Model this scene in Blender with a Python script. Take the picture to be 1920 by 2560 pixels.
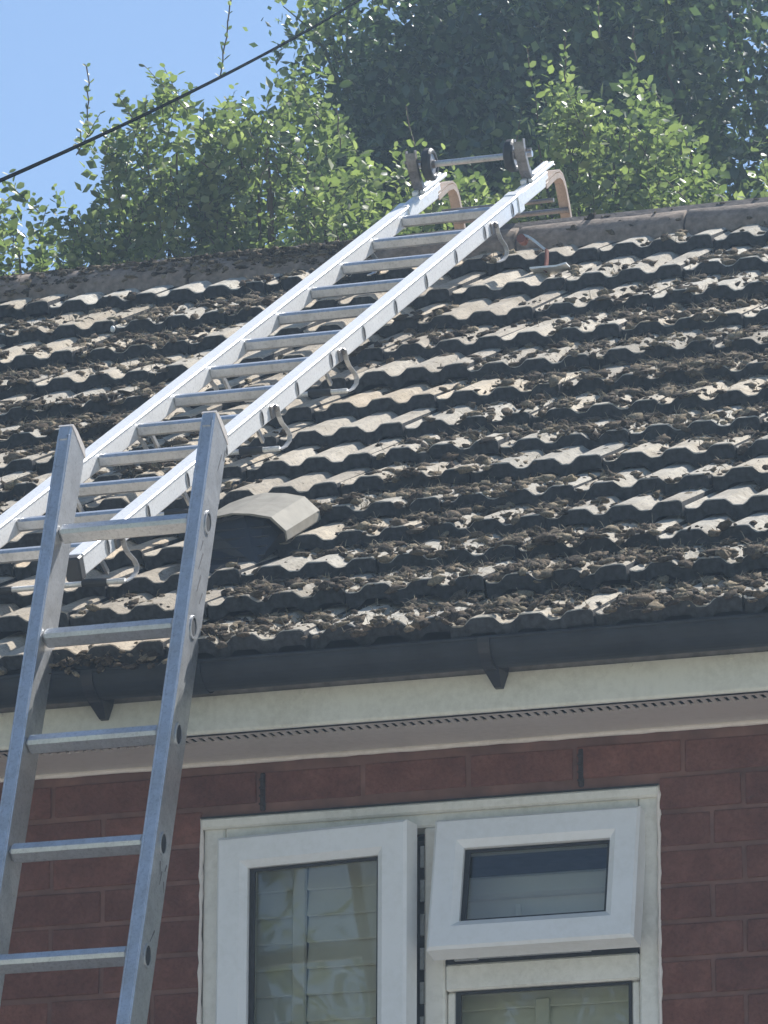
import bpy, math, random
import numpy as np
from mathutils import Matrix, Vector, noise as mnoise
rnd = random.Random(7)
rng = np.random.default_rng(7)
scene = bpy.context.scene
for o in list(bpy.data.objects):
    bpy.data.objects.remove(o)

# ------------------------------------------------------------------ camera
PSI, TH, ROLL = 0.32718533, 0.27948069, 0.00415123
fw = Vector((-math.sin(PSI)*math.cos(TH), math.cos(PSI)*math.cos(TH), math.sin(TH)))
r0 = Vector((math.cos(PSI), math.sin(PSI), 0)); u0 = r0.cross(fw)
cr = math.cos(ROLL)*r0 + math.sin(ROLL)*u0
cu = -math.sin(ROLL)*r0 + math.cos(ROLL)*u0
cd = bpy.data.cameras.new('camera'); cam = bpy.data.objects.new('camera', cd)
scene.collection.objects.link(cam)
M = Matrix((cr, cu, -fw)).transposed().to_4x4(); M.translation = Vector((4.3128, -11.5541, -2.8859))
cam.matrix_world = M
cd.sensor_fit = 'HORIZONTAL'; cd.sensor_width = 36.0
cd.lens = 15465.487/1920*36.0
cd.clip_start = 0.1; cd.clip_end = 3000
scene.camera = cam

# ------------------------------------------------------------------ light
SUN = Vector((0.26, 0.60, 0.80)).normalized()
elev = math.asin(SUN.z); azim = math.atan2(SUN.x, SUN.y)
world = bpy.data.worlds.new('World'); scene.world = world; world.use_nodes = True
wn = world.node_tree.nodes; wl = world.node_tree.links; wn.clear()
sky = wn.new('ShaderNodeTexSky'); sky.sky_type = 'NISHITA'; sky.sun_disc = False
sky.sun_elevation = elev; sky.sun_rotation = azim
sky.air_density = 0.85; sky.dust_density = 0.0; sky.ozone_density = 1.0
bg = wn.new('ShaderNodeBackground'); bg.inputs[1].default_value = 0.066
wo = wn.new('ShaderNodeOutputWorld')
wl.new(sky.outputs[0], bg.inputs[0]); wl.new(bg.outputs[0], wo.inputs[0])
sd = bpy.data.lights.new('sun', 'SUN'); sd.energy = 3.6; sd.angle = math.radians(0.53); sd.color = (1.0, 0.96, 0.90)
so = bpy.data.objects.new('sun', sd); scene.collection.objects.link(so)
so.rotation_euler = SUN.to_track_quat('Z', 'Y').to_euler()
so.location = (3, 8, 14)
scene.view_settings.view_transform = 'Standard'; scene.view_settings.look = 'None'
scene.view_settings.gamma = 1.0; scene.view_settings.use_curve_mapping = False
scene.view_settings.exposure = 1.26

# ------------------------------------------------------------------ helpers
COL = scene.collection

class MB:
    def __init__(s): s.v = []; s.f = []; s.m = []
    def add(s, vs, fs, mi=0):
        b = len(s.v); s.v.extend([tuple(v) for v in vs])
        s.f.extend([tuple(b+i for i in f) for f in fs]); s.m.extend([mi]*len(fs)); return s
    def box(s, c, d, T=None, ch=0.0, mi=0):
        hx, hy, hz = d[0]/2, d[1]/2, d[2]/2
        c = Vector(c)
        if ch <= 0:
            vs = [Vector((x*hx, y*hy, z*hz)) for x in (-1, 1) for y in (-1, 1) for z in (-1, 1)]
            fs = [(0, 1, 3, 2), (4, 6, 7, 5), (0, 4, 5, 1), (2, 3, 7, 6), (0, 2, 6, 4), (1, 5, 7, 3)]
        else:
            ch = min(ch, hx*.95, hy*.95, hz*.95)
            vs = []; ix = {}
            for x in (-1, 1):
                for y in (-1, 1):
                    for z in (-1, 1):
                        for a in range(3):
                            p = [x*(hx-ch), y*(hy-ch), z*(hz-ch)]
                            p[a] = (x*hx, y*hy, z*hz)[a]
                            ix[(x, y, z, a)] = len(vs); vs.append(Vector(p))
            fs = []
            for a in range(3):
                b, e = (a+1) % 3, (a+2) % 3
                for sg in (-1, 1):
                    q = []
                    for sb, se in ((-1, -1), (1, -1), (1, 1), (-1, 1)):
                        k = [0, 0, 0]; k[a] = sg; k[b] = sb; k[e] = se
                        q.append(ix[(k[0], k[1], k[2], a)])
                    fs.append(tuple(q) if sg > 0 else tuple(q[::-1]))
                # edges along axis a
                for sb in (-1, 1):
                    for se in (-1, 1):
                        def K(sa, face):
                            k = [0, 0, 0]; k[a] = sa; k[b] = sb; k[e] = se
                            return ix[(k[0], k[1], k[2], face)]
                        q = (K(-1, b), K(1, b), K(1, e), K(-1, e))
                        fs.append(q if sb*se > 0 else q[::-1])
            for x in (-1, 1):
                for y in (-1, 1):
                    for z in (-1, 1):
                        q = tuple(ix[(x, y, z, a)] for a in range(3))
                        fs.append(q if x*y*z > 0 else q[::-1])
        if T is not None: vs = [T @ v for v in vs]
        return s.add([c+v for v in vs], fs, mi)
    def extrude(s, poly, fn, a, b, mi=0, caps=True):
        """poly: closed list of 2-D points; fn(p, q, t) -> 3-D"""
        n = len(poly)
        vs = [fn(p, q, a) for p, q in poly] + [fn(p, q, b) for p, q in poly]
        fs = [(i, (i+1) % n, n+(i+1) % n, n+i) for i in range(n)]
        if caps: fs += [tuple(range(n))[::-1], tuple(range(n, 2*n))]
        return s.add(vs, fs, mi)
    def tube(s, path, r, seg=10, mi=0, caps=True):
        path = [Vector(p) for p in path]; rings = []
        R = r if isinstance(r, (list, tuple)) else [r]*len(path)
        prev = None
        for i, p in enumerate(path):
            t = (path[min(i+1, len(path)-1)]-path[max(i-1, 0)]).normalized()
            if prev is None:
                a = t.cross(Vector((0, 0, 1)))
                if a.length < 1e-3: a = t.cross(Vector((0, 1, 0)))
                a.normalize()
            else:
                a = (prev-t*prev.dot(t)).normalized()
            prev = a; b = t.cross(a)
            rings.append([p+(a*math.cos(k*2*math.pi/seg)+b*math.sin(k*2*math.pi/seg))*R[i] for k in range(seg)])
        vs = [v for rg in rings for v in rg]; fs = []
        for i in range(len(path)-1):
            for k in range(seg):
                fs.append((i*seg+k, i*seg+(k+1) % seg, (i+1)*seg+(k+1) % seg, (i+1)*seg+k))
        if caps: fs += [tuple(range(seg))[::-1], tuple((len(path)-1)*seg+k for k in range(seg))]
        return s.add(vs, fs, mi)
    def strap(s, pts, fn, x0, x1, th, mi=0):
        """2-D centre line pts given thickness th, extruded x0..x1 ; fn(p,q,x)->3D"""
        P = [Vector((a, b)) for a, b in pts]; L = []; Rr = []
        for i, p in enumerate(P):
            t = (P[min(i+1, len(P)-1)]-P[max(i-1, 0)]).normalized(); n = Vector((-t.y, t.x))
            L.append(p+n*th/2); Rr.append(p-n*th/2)
        for i in range(len(P)-1):
            q = [L[i], L[i+1], Rr[i+1], Rr[i]]
            vs = [fn(a.x, a.y, x0) for a in q]+[fn(a.x, a.y, x1) for a in q]
            fs = [(0, 1, 5, 4), (2, 3, 7, 6), (0, 3, 2, 1), (4, 5, 6, 7)]
            if i == 0: fs.append((0, 4, 7, 3))
            if i == len(P)-2: fs.append((1, 2, 6, 5))
            s.add(vs, fs, mi)
        return s
    def mesh(s, name, mats, smooth=False):
        me = bpy.data.meshes.new(name); me.from_pydata([tuple(v) for v in s.v], [], s.f)
        for m in mats: me.materials.append(m)
        if len(mats) > 1: me.polygons.foreach_set('material_index', s.m)
        if smooth: me.polygons.foreach_set('use_smooth', [True]*len(me.polygons))
        me.update()
        import bmesh
        bm = bmesh.new(); bm.from_mesh(me)
        bmesh.ops.recalc_face_normals(bm, faces=bm.faces); bm.to_mesh(me); bm.free()
        return me
    def build(s, name, mats, parent=None, smooth=False, **kw):
        if not isinstance(mats, (list, tuple)): mats = [mats]
        return link(name, s.mesh(name, mats, smooth), parent, **kw)

BASE = {}
def link(name, me, parent=None, label=None, cat=None, group=None, kind=None, loc=None, rot=None):
    o = bpy.data.objects.new(name, me); COL.objects.link(o)
    if loc is not None: o.location = loc
    if rot is not None: o.rotation_euler = rot
    if parent is not None:
        o.parent = parent
        if parent.name in BASE: o.matrix_parent_inverse = Matrix.Translation(BASE[parent.name]).inverted()
    if label: o['label'] = label
    if cat: o['category'] = cat
    if group: o['group'] = group
    if kind: o['kind'] = kind
    return o
def thing(name, loc, label, cat, group=None):
    o = link(name, None, None, label, cat, group, loc=loc); BASE[o.name] = Vector(loc)
    o.empty_display_size = .1
    return o

# ------------------------------------------------------------------ materials
def mat(name):
    m = bpy.data.materials.new(name); m.use_nodes = True
    nt = m.node_tree; b = nt.nodes['Principled BSDF']
    return m, nt, b
def N(nt, t, **kw):
    n = nt.nodes.new(t)
    for k, v in kw.items():
        if k in n.inputs: n.inputs[k].default_value = v
        else: setattr(n, k, v)
    return n
def ramp(nt, src, stops):
    r = nt.nodes.new('ShaderNodeValToRGB'); e = r.color_ramp.elements
    while len(e) < len(stops): e.new(0.5)
    for el, (p, c) in zip(e, stops):
        el.position = p; el.color = (*c, 1) if len(c) == 3 else c
    nt.links.new(src, r.inputs[0]); return r
def mix(nt, fac, a, b, mode='MIX'):
    m = nt.nodes.new('ShaderNodeMix'); m.data_type = 'RGBA'; m.blend_type = mode
    for sock, val in ((m.inputs['Factor'], fac), (m.inputs[6], a), (m.inputs[7], b)):
        if hasattr(val, 'is_output'): nt.links.new(val, sock)
        elif isinstance(val, (int, float)): sock.default_value = val
        else: sock.default_value = (*val, 1)
    return m.outputs[2]
def bump(nt, b, h, s, d=0.01):
    bp = nt.nodes.new('ShaderNodeBump'); bp.inputs['Strength'].default_value = s; bp.inputs['Distance'].default_value = d
    nt.links.new(h, bp.inputs['Height']); nt.links.new(bp.outputs[0], b.inputs['Normal'])
def coords(nt, obj_jitter=False):
    tc = nt.nodes.new('ShaderNodeTexCoord')
    if not obj_jitter: return tc.outputs['Object']
    oi = nt.nodes.new('ShaderNodeObjectInfo')
    mu = nt.nodes.new('ShaderNodeMath'); mu.operation = 'MULTIPLY'; mu.inputs[1].default_value = 37.0
    nt.links.new(oi.outputs['Random'], mu.inputs[0])
    va = nt.nodes.new('ShaderNodeVectorMath'); va.operation = 'ADD'
    nt.links.new(tc.outputs['Object'], va.inputs[0]); nt.links.new(mu.outputs[0], va.inputs[1])
    return va.outputs[0]
def noise(nt, vec, scale, detail=4, rough=.55, dist=0):
    n = nt.nodes.new('ShaderNodeTexNoise'); n.inputs['Scale'].default_value = scale
    n.inputs['Detail'].default_value = detail; n.inputs['Roughness'].default_value = rough
    n.inputs['Distortion'].default_value = dist
    nt.links.new(vec, n.inputs['Vector']); return n.outputs['Fac']

def simple(name, col, rough=.5, metal=0, var=.12, scale=30, bmp=0.0, spec=.5):
    m, nt, b = mat(name); v = coords(nt)
    n = noise(nt, v, scale, 5, .6)
    lo = tuple(c*(1-var) for c in col); hi = tuple(min(1, c*(1+var)) for c in col)
    r = ramp(nt, n, [(.3, lo), (.7, hi)])
    nt.links.new(r.outputs[0], b.inputs['Base Color'])
    b.inputs['Roughness'].default_value = rough; b.inputs['Metallic'].default_value = metal
    b.inputs['Specular IOR Level'].default_value = spec
    if bmp: bump(nt, b, n, bmp, .004)
    return m

def tile_mat():
    m, nt, b = mat('concrete_tile'); v = coords(nt, True)
    oi = nt.nodes.new('ShaderNodeObjectInfo')
    big = noise(nt, v, 9, 5, .6); fine = noise(nt, v, 150, 4, .75); mid = noise(nt, v, 34, 5, .7, .6)
    base = ramp(nt, big, [(.28, (.33, .30, .25)), (.5, (.44, .41, .355)), (.72, (.53, .50, .44))])
    speck = ramp(nt, fine, [(.32, (.42, .41, .40)), (.46, (1, 1, 1)), (.68, (1.2, 1.18, 1.1))])
    c = mix(nt, 1.0, base.outputs[0], speck.outputs[0], 'MULTIPLY')
    lich = ramp(nt, mid, [(.60, (0, 0, 0)), (.70, (1, 1, 1))])
    c = mix(nt, lich.outputs[0], c, (.15, .13, .095))
    pale = ramp(nt, noise(nt, v, 22, 3, .5), [(.64, (0, 0, 0)), (.72, (1, 1, 1))])
    c = mix(nt, pale.outputs[0], c, (.56, .53, .46))
    c2 = mix(nt, 1.0, c, ramp(nt, oi.outputs['Random'], [(0, (.78, .75, .72)), (.5, (1, 1, 1)), (1, (1.08, 1.0, .9))]).outputs[0], 'MULTIPLY')
    oc = nt.nodes.new('ShaderNodeMix'); oc.data_type = 'RGBA'; oc.blend_type = 'MULTIPLY'; oc.inputs[0].default_value = 1
    nt.links.new(c2, oc.inputs[6]); nt.links.new(oi.outputs['Color'], oc.inputs[7])
    nt.links.new(oc.outputs[2], b.inputs['Base Color'])
    b.inputs['Roughness'].default_value = .93; b.inputs['Specular IOR Level'].default_value = .2
    h = nt.nodes.new('ShaderNodeMath'); h.operation = 'ADD'
    nt.links.new(fine, h.inputs[0]); nt.links.new(mid, h.inputs[1])
    bump(nt, b, h.outputs[0], .55, .006)
    return m
def brick_mat():
    m, nt, b = mat('red_brick'); v = coords(nt, True)
    oi = nt.nodes.new('ShaderNodeObjectInfo')
    n1 = noise(nt, v, 14, 5, .65); n2 = noise(nt, v, 110, 3, .7)
    c = ramp(nt, n1, [(.22, (.098, .043, .034)), (.5, (.142, .063, .049)), (.75, (.19, .09, .070))]).outputs[0]
    c = mix(nt, 1, c, ramp(nt, n2, [(.3, (.75, .75, .75)), (.6, (1.08, 1.05, 1.05))]).outputs[0], 'MULTIPLY')
    c = mix(nt, 1, c, ramp(nt, oi.outputs['Random'], [(0, (.84, .81, .82)), (.4, (.96, .94, .94)), (.75, (1.04, 1.0, .98)), (1, (1.18, 1.12, 1.06))]).outputs[0], 'MULTIPLY')
    nt.links.new(c, b.inputs['Base Color']); b.inputs['Roughness'].default_value = .9
    b.inputs['Specular IOR Level'].default_value = .25
    h = nt.nodes.new('ShaderNodeMath'); h.operation = 'ADD'; nt.links.new(n1, h.inputs[0]); nt.links.new(n2, h.inputs[1])
    bump(nt, b, h.outputs[0], .5, .004)
    return m
def metal_mat(name, base, rough, dirt=.35, metal=1.0):
    m, nt, b = mat(name); v = coords(nt)
    n = noise(nt, v, 18, 6, .7); st = noise(nt, v, 160, 3, .7)
    c = ramp(nt, n, [(.3, tuple(x*(1-dirt) for x in base)), (.62, base)]).outputs[0]
    c = mix(nt, 1, c, ramp(nt, st, [(.25, (.72, .72, .72)), (.5, (1, 1, 1))]).outputs[0], 'MULTIPLY')
    nt.links.new(c, b.inputs['Base Color']); b.inputs['Metallic'].default_value = metal
    rr = ramp(nt, n, [(.3, (rough+.15,)*3), (.7, (rough-.05,)*3)])
    nt.links.new(rr.outputs[0], b.inputs['Roughness'])
    bump(nt, b, st, .12, .001)
    return m
def upvc_mat(name, col, dirtcol, amt):
    m, nt, b = mat(name); v = coords(nt)
    n = noise(nt, v, 5, 6, .65, .5); n2 = noise(nt, v, 60, 4, .7)
    mu = nt.nodes.new('ShaderNodeMath'); mu.operation = 'MULTIPLY'; nt.links.new(n, mu.inputs[0]); nt.links.new(n2, mu.inputs[1])
    f = ramp(nt, mu.outputs[0], [(.2, (0, 0, 0)), (.42, (amt,)*3)])
    c = mix(nt, f.outputs[0], col, dirtcol)
    nt.links.new(c, b.inputs['Base Color']); b.inputs['Roughness'].default_value = .38
    return m
def leaf_mat(name, cols, trans, rough=.32):
    m, nt, b = mat(name)
    g = nt.nodes.new('ShaderNodeNewGeometry'); k = 1/(len(cols)-1)
    r = ramp(nt, g.outputs['Random Per Island'], [(i*k, c) for i, c in enumerate(cols)])
    nt.links.new(r.outputs[0], b.inputs['Base Color']); b.inputs['Roughness'].default_value = rough
    b.inputs['Specular IOR Level'].default_value = .55
    t = nt.nodes.new('ShaderNodeBsdfTranslucent')
    tc = mix(nt, 1, r.outputs[0], (1.2, 1.4, .8), 'MULTIPLY'); nt.links.new(tc, t.inputs[0])
    ms = nt.nodes.new('ShaderNodeMixShader'); ms.inputs[0].default_value = trans
    out = nt.nodes['Material Output']
    nt.links.new(b.outputs[0], ms.inputs[1]); nt.links.new(t.outputs[0], ms.inputs[2]); nt.links.new(ms.outputs[0], out.inputs[0])
    return m
def island_mat(name, cols, rough=.95):
    m, nt, b = mat(name); g = nt.nodes.new('ShaderNodeNewGeometry'); k = 1/(len(cols)-1)
    r = ramp(nt, g.outputs['Random Per Island'], [(i*k, c) for i, c in enumerate(cols)])
    v = coords(nt); n = noise(nt, v, 240, 3, .7)
    c = mix(nt, 1, r.outputs[0], ramp(nt, n, [(.3, (.45, .45, .45)), (.65, (1.25, 1.2, 1.1))]).outputs[0], 'MULTIPLY')
    nt.links.new(c, b.inputs['Base Color']); b.inputs['Roughness'].default_value = rough
    b.inputs['Specular IOR Level'].default_value = .1
    bump(nt, b, n, .8, .006)
    return m
def glass_mat():
    m, nt, b = mat('window_glass'); out = nt.nodes['Material Output']
    tr = N(nt, 'ShaderNodeBsdfTransparent'); tr.inputs[0].default_value = (.92, .93, .90, 1)
    gl = N(nt, 'ShaderNodeBsdfGlossy'); gl.inputs['Roughness'].default_value = .015
    v = coords(nt); n = noise(nt, v, 4, 2, .5)
    bp = N(nt, 'ShaderNodeBump'); bp.inputs['Strength'].default_value = .05; bp.inputs['Distance'].default_value = .02
    nt.links.new(n, bp.inputs['Height']); nt.links.new(bp.outputs[0], gl.inputs['Normal'])
    fr = N(nt, 'ShaderNodeFresnel'); fr.inputs[0].default_value = 1.62
    mu = N(nt, 'ShaderNodeMath', operation='MULTIPLY'); mu.inputs[1].default_value = .95
    nt.links.new(fr.outputs[0], mu.inputs[0])
    ms = N(nt, 'ShaderNodeMixShader'); nt.links.new(mu.outputs[0], ms.inputs[0])
    nt.links.new(tr.outputs[0], ms.inputs[1]); nt.links.new(gl.outputs[0], ms.inputs[2]); nt.links.new(ms.outputs[0], out.inputs[0])
    return m

MT = dict(
    tile=tile_mat(), brick=brick_mat(),
    mortar=simple('mortar', (.16, .084, .067), .95, var=.38, scale=9, bmp=.5),
    ridge=simple('ridge_tile_clay', (.25, .195, .155), .93, var=.4, scale=45, bmp=.8),
    bedding=simple('mortar_bedding', (.13, .11, .10), .95, var=.3, scale=50, bmp=.8),
    felt=simple('roof_felt', (.03, .03, .032), .95),
    alu=metal_mat('aluminium', (.90, .90, .89), .42, .12, .32),
    alu_old=metal_mat('weathered_aluminium', (.70, .71, .72), .38, .28, .86),
    steel=metal_mat('dull_steel', (.36, .34, .33), .5, .45),
    hook=metal_mat('reflection_tinted_steel', (.52, .41, .33), .5, .3, .25),  # tan tint paints in the reflection of the sunlit tiles
    dark=simple('dark_hollow', (.025, .025, .027), .8),
    rubber=simple('black_rubber', (.028, .028, .03), .6),
    red=simple('red_rubber', (.20, .075, .055), .6),
    gutter=simple('black_gutter_plastic', (.021, .025, .031), .62, var=.35, scale=9, spec=.3),
    bracket=simple('black_bracket_plastic', (.016, .016, .02), .5),
    fascia=upvc_mat('fascia_board', (.67, .655, .565), (.42, .40, .33), .55),
    greyboard=simple('grey_upper_board', (.20, .19, .18), .7, var=.3),  # darker grey for the recessed strip above the fascia
    soffit=upvc_mat('soffit_board', (.55, .51, .48), (.38, .35, .32), .5),
    bead=upvc_mat('sealant_bead', (.74, .68, .63), (.5, .45, .4), .5),
    upvc=upvc_mat('white_upvc', (.76, .775, .785), (.55, .56, .53), .35),
    cream=upvc_mat('aged_upvc', (.75, .735, .68), (.45, .44, .38), .5),
    gasket=simple('black_gasket', (.012, .012, .014), .5),
    slat=simple('louvre_slat_paint', (.78, .78, .72), .5, var=.06, scale=8),
    blind=simple('white_blind', (.88, .90, .95), .5, var=.05, scale=8),
    room=simple('room_plaster', (.32, .30, .25), .9),
    glass=glass_mat(),
    hood=simple('vent_hood_plastic', (.255, .235, .195), .75, var=.2, scale=26, bmp=.15, spec=.2),
    cowl=simple('vent_body_shade', (.018, .020, .024), .55),  # black paints in the shaded mouth and the shadow on the tile below
    cable=simple('cable_sheath', (.004, .005, .006), 1.0, spec=.0),
    white=simple('white_stone', (.82, .82, .80), .5),
    weep_dark=simple('weep_dark', (.035, .028, .029), .95, var=.5, scale=90),  # near-black tone of the weep vent slots
    nose=simple('shade_darkened_nose', (.041, .043, .047), .95, var=.55, scale=70, bmp=.6, spec=.2),  # shade on the tile tail faces, painted in as a near-black colour
    moss=island_mat('dry_moss', [(.042, .035, .03), (.085, .066, .05), (.17, .138, .105), (.08, .066, .055), (.26, .215, .155), (.07, .058, .05), (.32, .275, .20), (.12, .098, .072)]),
    straw=island_mat('dry_straw', [(.30, .26, .18), (.18, .145, .10), (.34, .30, .21), (.42, .38, .30), (.12, .10, .075)]),
    leafA=leaf_mat('glossy_leaf', [(.09, .12, .058), (.15, .19, .09), (.24, .28, .12), (.10, .135, .065), (.36, .39, .20), (.075, .105, .055)], .45, .45),
    leafB=leaf_mat('dark_leaf', [(.04, .07, .05), (.06, .10, .06), (.09, .13, .075), (.045, .08, .055), (.13, .17, .09), (.05, .085, .055), (.26, .31, .16)], .35, .4),
    bark=simple('bark', (.10, .075, .055), .9, var=.35, scale=25, bmp=.8),
    stem=simple('green_stem', (.10, .12, .05), .7),
    grass=simple('lawn', (.055, .09, .03), .95, var=.35, scale=3),
    patio=simple('paving', (.44, .405, .36), .9, var=.15, scale=2),
    render=simple('side_wall_brick', (.16, .075, .062), .92, var=.2, scale=8),
)

GZ = -4.45
# ------------------------------------------------------------------ ground
def sheet(name, x0, x1, y0, y1, z, m):
    b = MB(); b.add([(x0, y0, z), (x1, y0, z), (x1, y1, z), (x0, y1, z)], [(0, 1, 2, 3)])
    return b.build(name, m, kind='structure')
sheet('lawn', -900, 900, -900, 900, GZ, MT['grass'])
sheet('bounce_paving', -13, 15, -20, -.01, GZ+.004, MT['patio'])  # unseen paving, enlarged and lightened to bounce light onto wall and soffit

# ------------------------------------------------------------------ the house
house = thing('brick_house', (0.5, 3.0, GZ), 'red brick house with mossy concrete tile roof, black gutter and white window', 'house')
BE = 0.5312266; EY, EZ = -0.2833, 0.2569
cB, sB = math.cos(BE), math.sin(BE)
def RF(x, s, n): return Vector((x, EY+cB*s-sB*n, EZ+sB*s+cB*n))
RIDGE = 3.816
RY, RZ = EY+cB*RIDGE, EZ+sB*RIDGE
X0, X1 = -4.2, 4.2
W, ZW = 0.973, 0.114

# wall (mortar slab with window opening)
wb = MB()
yb, yf = 0.30, 0.0035
def slab(x0, x1, z0, z1): wb.box(((x0+x1)/2, (yf+yb)/2, (z0+z1)/2), (x1-x0, yb-yf, z1-z0))
ZB = -1.08
slab(X0, 0, GZ, ZW); slab(W, X1, GZ, ZW); slab(0, W, GZ, ZB); slab(0, W, 0, ZW)
wall = wb.build('wall', MT['mortar'], house)
# bricks
def brick_mesh(l, k):
    b = MB(); h = .0645; r = random.Random(k)
    b.box((l/2, .05, 0), (l, .1, h), ch=.0018)
    b.v = [(x+r.uniform(-.0012, .0012), y+r.uniform(-.0007, .0007), z+r.uniform(-.001, .001)) for x, y, z in b.v]
    return b.mesh('brick', [MT['brick']])
BM = {}
def get_brick(l):
    l = round(l, 3); k = rnd.randrange(4)
    if (l, k) not in BM: BM[(l, k)] = brick_mesh(l, k)
    return BM[(l, k)]
spots = []
G = .225
zc0 = -0.058+.0375
for j in range(-60, 2):
    z = zc0+j*.075
    if z-.033 < GZ: continue
    odd = j % 2
    # left of window : perpends at x = -.3325+.1125k
    segs = []
    opening = (z > ZB and z < 0.005)
    x = -.3325-.22-G*17 + (0 if odd else .1125)
    lim = 0 if opening else None
    while x < X1:
        a, e = x+.005, x+G-.005
        x += G
        if opening:
            if a >= -.02 and e <= W+.02: continue
            if a > W or e > W: continue
            if e > 0: e = -.001
            if e-a < .03: continue
        segs.append((a, e))
    if opening:
        first = .1025 if odd else .168
        a = W+.001; segs.append((a, a+first)); a += first+.010
        while a < X1: segs.append((a, a+.215)); a += .225
    for a, e in segs:
        if a < X0: a = X0
        if e > X1: e = X1
        if e-a > .02: spots.append((a, e, z))
def vis(a, e, z): return e > -.75 and a < 1.5 and z > -.78
nb = 0; rest = MB()
for a, e, z in spots:
    y = -.0005+rnd.uniform(-.0018, .0018)
    if vis(a, e, z) and nb < 290:
        link('brick', get_brick(e-a), wall, loc=(a, y, z+rnd.uniform(-.001, .001)), rot=(0, rnd.uniform(-.004, .004), 0)); nb += 1
    else:
        rest.box(((a+e)/2, y+.05, z), (e-a, .1, .065))
rest.build('brickwork', MT['brick'], wall, kind='stuff')
# side and back walls
sw = MB()
yb2 = 2*RY-.05
for x in (X0, X1):
    sg = 1 if x > 0 else -1
    poly = [(.31, GZ), (yb2-.3, GZ), (yb2-.3, ZW+.02), (RY, RZ-.1), (.31, ZW+.16)]
    sw.extrude(poly, lambda p, q, t: (t, p, q), x, x-sg*.25)
sw.box(((X0+X1)/2, yb2-.35, (GZ+ZW)/2), (X1-X0, .2, ZW-GZ))
sw.build('side_wall', MT['render'], house)
# weep vents above the window: dark slots in the perpends
for x in (.133, .811):
    b = MB(); b.box((x, .0008, .045), (.0105, .009, .078), ch=.002)
    for k in range(4): b.box((x, -.0075, .018+k*.017), (.010, .004, .004))
    b.build('weep_vent', MT['weep_dark'], wall)
# lintel line over window
b = MB(); b.box((W/2, .02, -.0015), (W, .05, .003)); b.build('lintel', MT['gasket'], wall)

# soffit, fascia, gutter
YF = -.2333
b = MB()
b.box(((X0+X1)/2, (-.001-.165)/2, ZW+.0015), (X1-X0, .164, .003))
b.box(((X0+X1)/2, (-.203+YF+.004)/2, ZW+.0015), (X1-X0, abs(YF+.004+.203), .003))
b.box(((X0+X1)/2, -.12, ZW+.05), (X1-X0, .22, .006))
soffit = b.build('soffit', MT['soffit'], house)
b = MB()
x = -1.6
while x < 2.4:
    b.box((x+.005, -.184, ZW+.0014), (.0095, .0385, .0024))
    x += .0186
b.build('vent_slot_bars', MT['soffit'], soffit, kind='stuff')
b = MB(); b.box((0, -.180, ZW+.022), (8.4, .070, .004)); b.box((0, -.1465, ZW+.012), (8.4, .003, .018)); b.box((0, -.2135, ZW+.012), (8.4, .003, .018)); b.build('vent_void', MT['dark'], soffit)
# bead with drips where soffit meets brick
b = MB(); path = []; rad = []
x = -1.7
while x < 2.5:
    path.append((x, -.005, ZW-.003+rnd.uniform(-.0005, .0005))); rad.append(.0062+rnd.uniform(-.0005, .0008)); x += .03
b.tube(path, rad, 8); b.build('sealant_bead', MT['bead'], soffit, smooth=True)
# fascia with rounded lower corner
prof = [(YF+.018, ZW+.0), (YF+.006, ZW+.0), (YF+.002, ZW+.002), (YF, ZW+.007), (YF, .1915), (YF+.018, .1915)]
fascia = MB().extrude(prof, lambda p, q, t: (t, p, q), X0, X1).build('fascia_board', MT['fascia'], house)
MB().box(((X0+X1)/2, YF+.014, .235), (X1-X0, .016, .09)).build('upper_board', MT['greyboard'], fascia)
b = MB()
for x, z in ((.985, .186), (1.19, .187), (-.35, .186), (.3, .184)):
    b.tube([(x, YF-.003, z), (x, YF+.001, z)], .0045, 10)
b.build('nail_cap', MT['fascia'], fascia)
# gutter : half round
GC = (YF-.056, .2375); GR = .0495
prof = []
for k in range(15):
    a = math.pi + k*math.pi/14
    prof.append((GC[0]+GR*math.cos(a), GC[1]+GR*math.sin(a)))
inner = [(GC[0]+(GR-.003)*math.cos(math.pi+k*math.pi/14), GC[1]+(GR-.003)*math.sin(math.pi+k*math.pi/14)) for k in range(14, -1, -1)]
b = MB().extrude(prof+inner, lambda p, q, t: (t, p, q), X0-.05, X1+.05)
b.tube([(X0-.05, GC[0]-GR+.001, GC[1]), (X1+.05, GC[0]-GR+.001, GC[1])], .0042, 8)
gutter = b.build('gutter', MT['gutter'], house)
for x in (-.123, .715, 1.56, -.96):
    b = MB()
    top = [(x-.020, YF-.001, .212), (x+.020, YF-.001, .212), (x+.020, YF-.085, .205), (x-.020, YF-.085, .205)]
    mid_ = [(x-.018, YF-.001, .188), (x+.018, YF-.001, .188), (x+.016, YF-.060, .186), (x-.016, YF-.060, .186)]
    low = [(x-.008, YF-.001, .158), (x+.008, YF-.001, .158), (x+.007, YF-.016, .158), (x-.007, YF-.016, .158)]
    b.add(top+mid_+low, [(0, 1, 2, 3), (11, 10, 9, 8)]+[(r_*4+j, r_*4+(j+1) % 4, r_*4+4+(j+1) % 4, r_*4+4+j) for r_ in range(2) for j in range(4)])
    arc = [(GC[0]+(GR+.003)*math.cos(math.pi+k*math.pi/16), GC[1]+(GR+.003)*math.sin(math.pi+k*math.pi/16)) for k in range(13)]
    b.strap(arc, lambda p, q, t: Vector((t, p, q)), x-.012, x+.012, .004)
    b.build('gutter_bracket', MT['bracket'], gutter)
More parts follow.
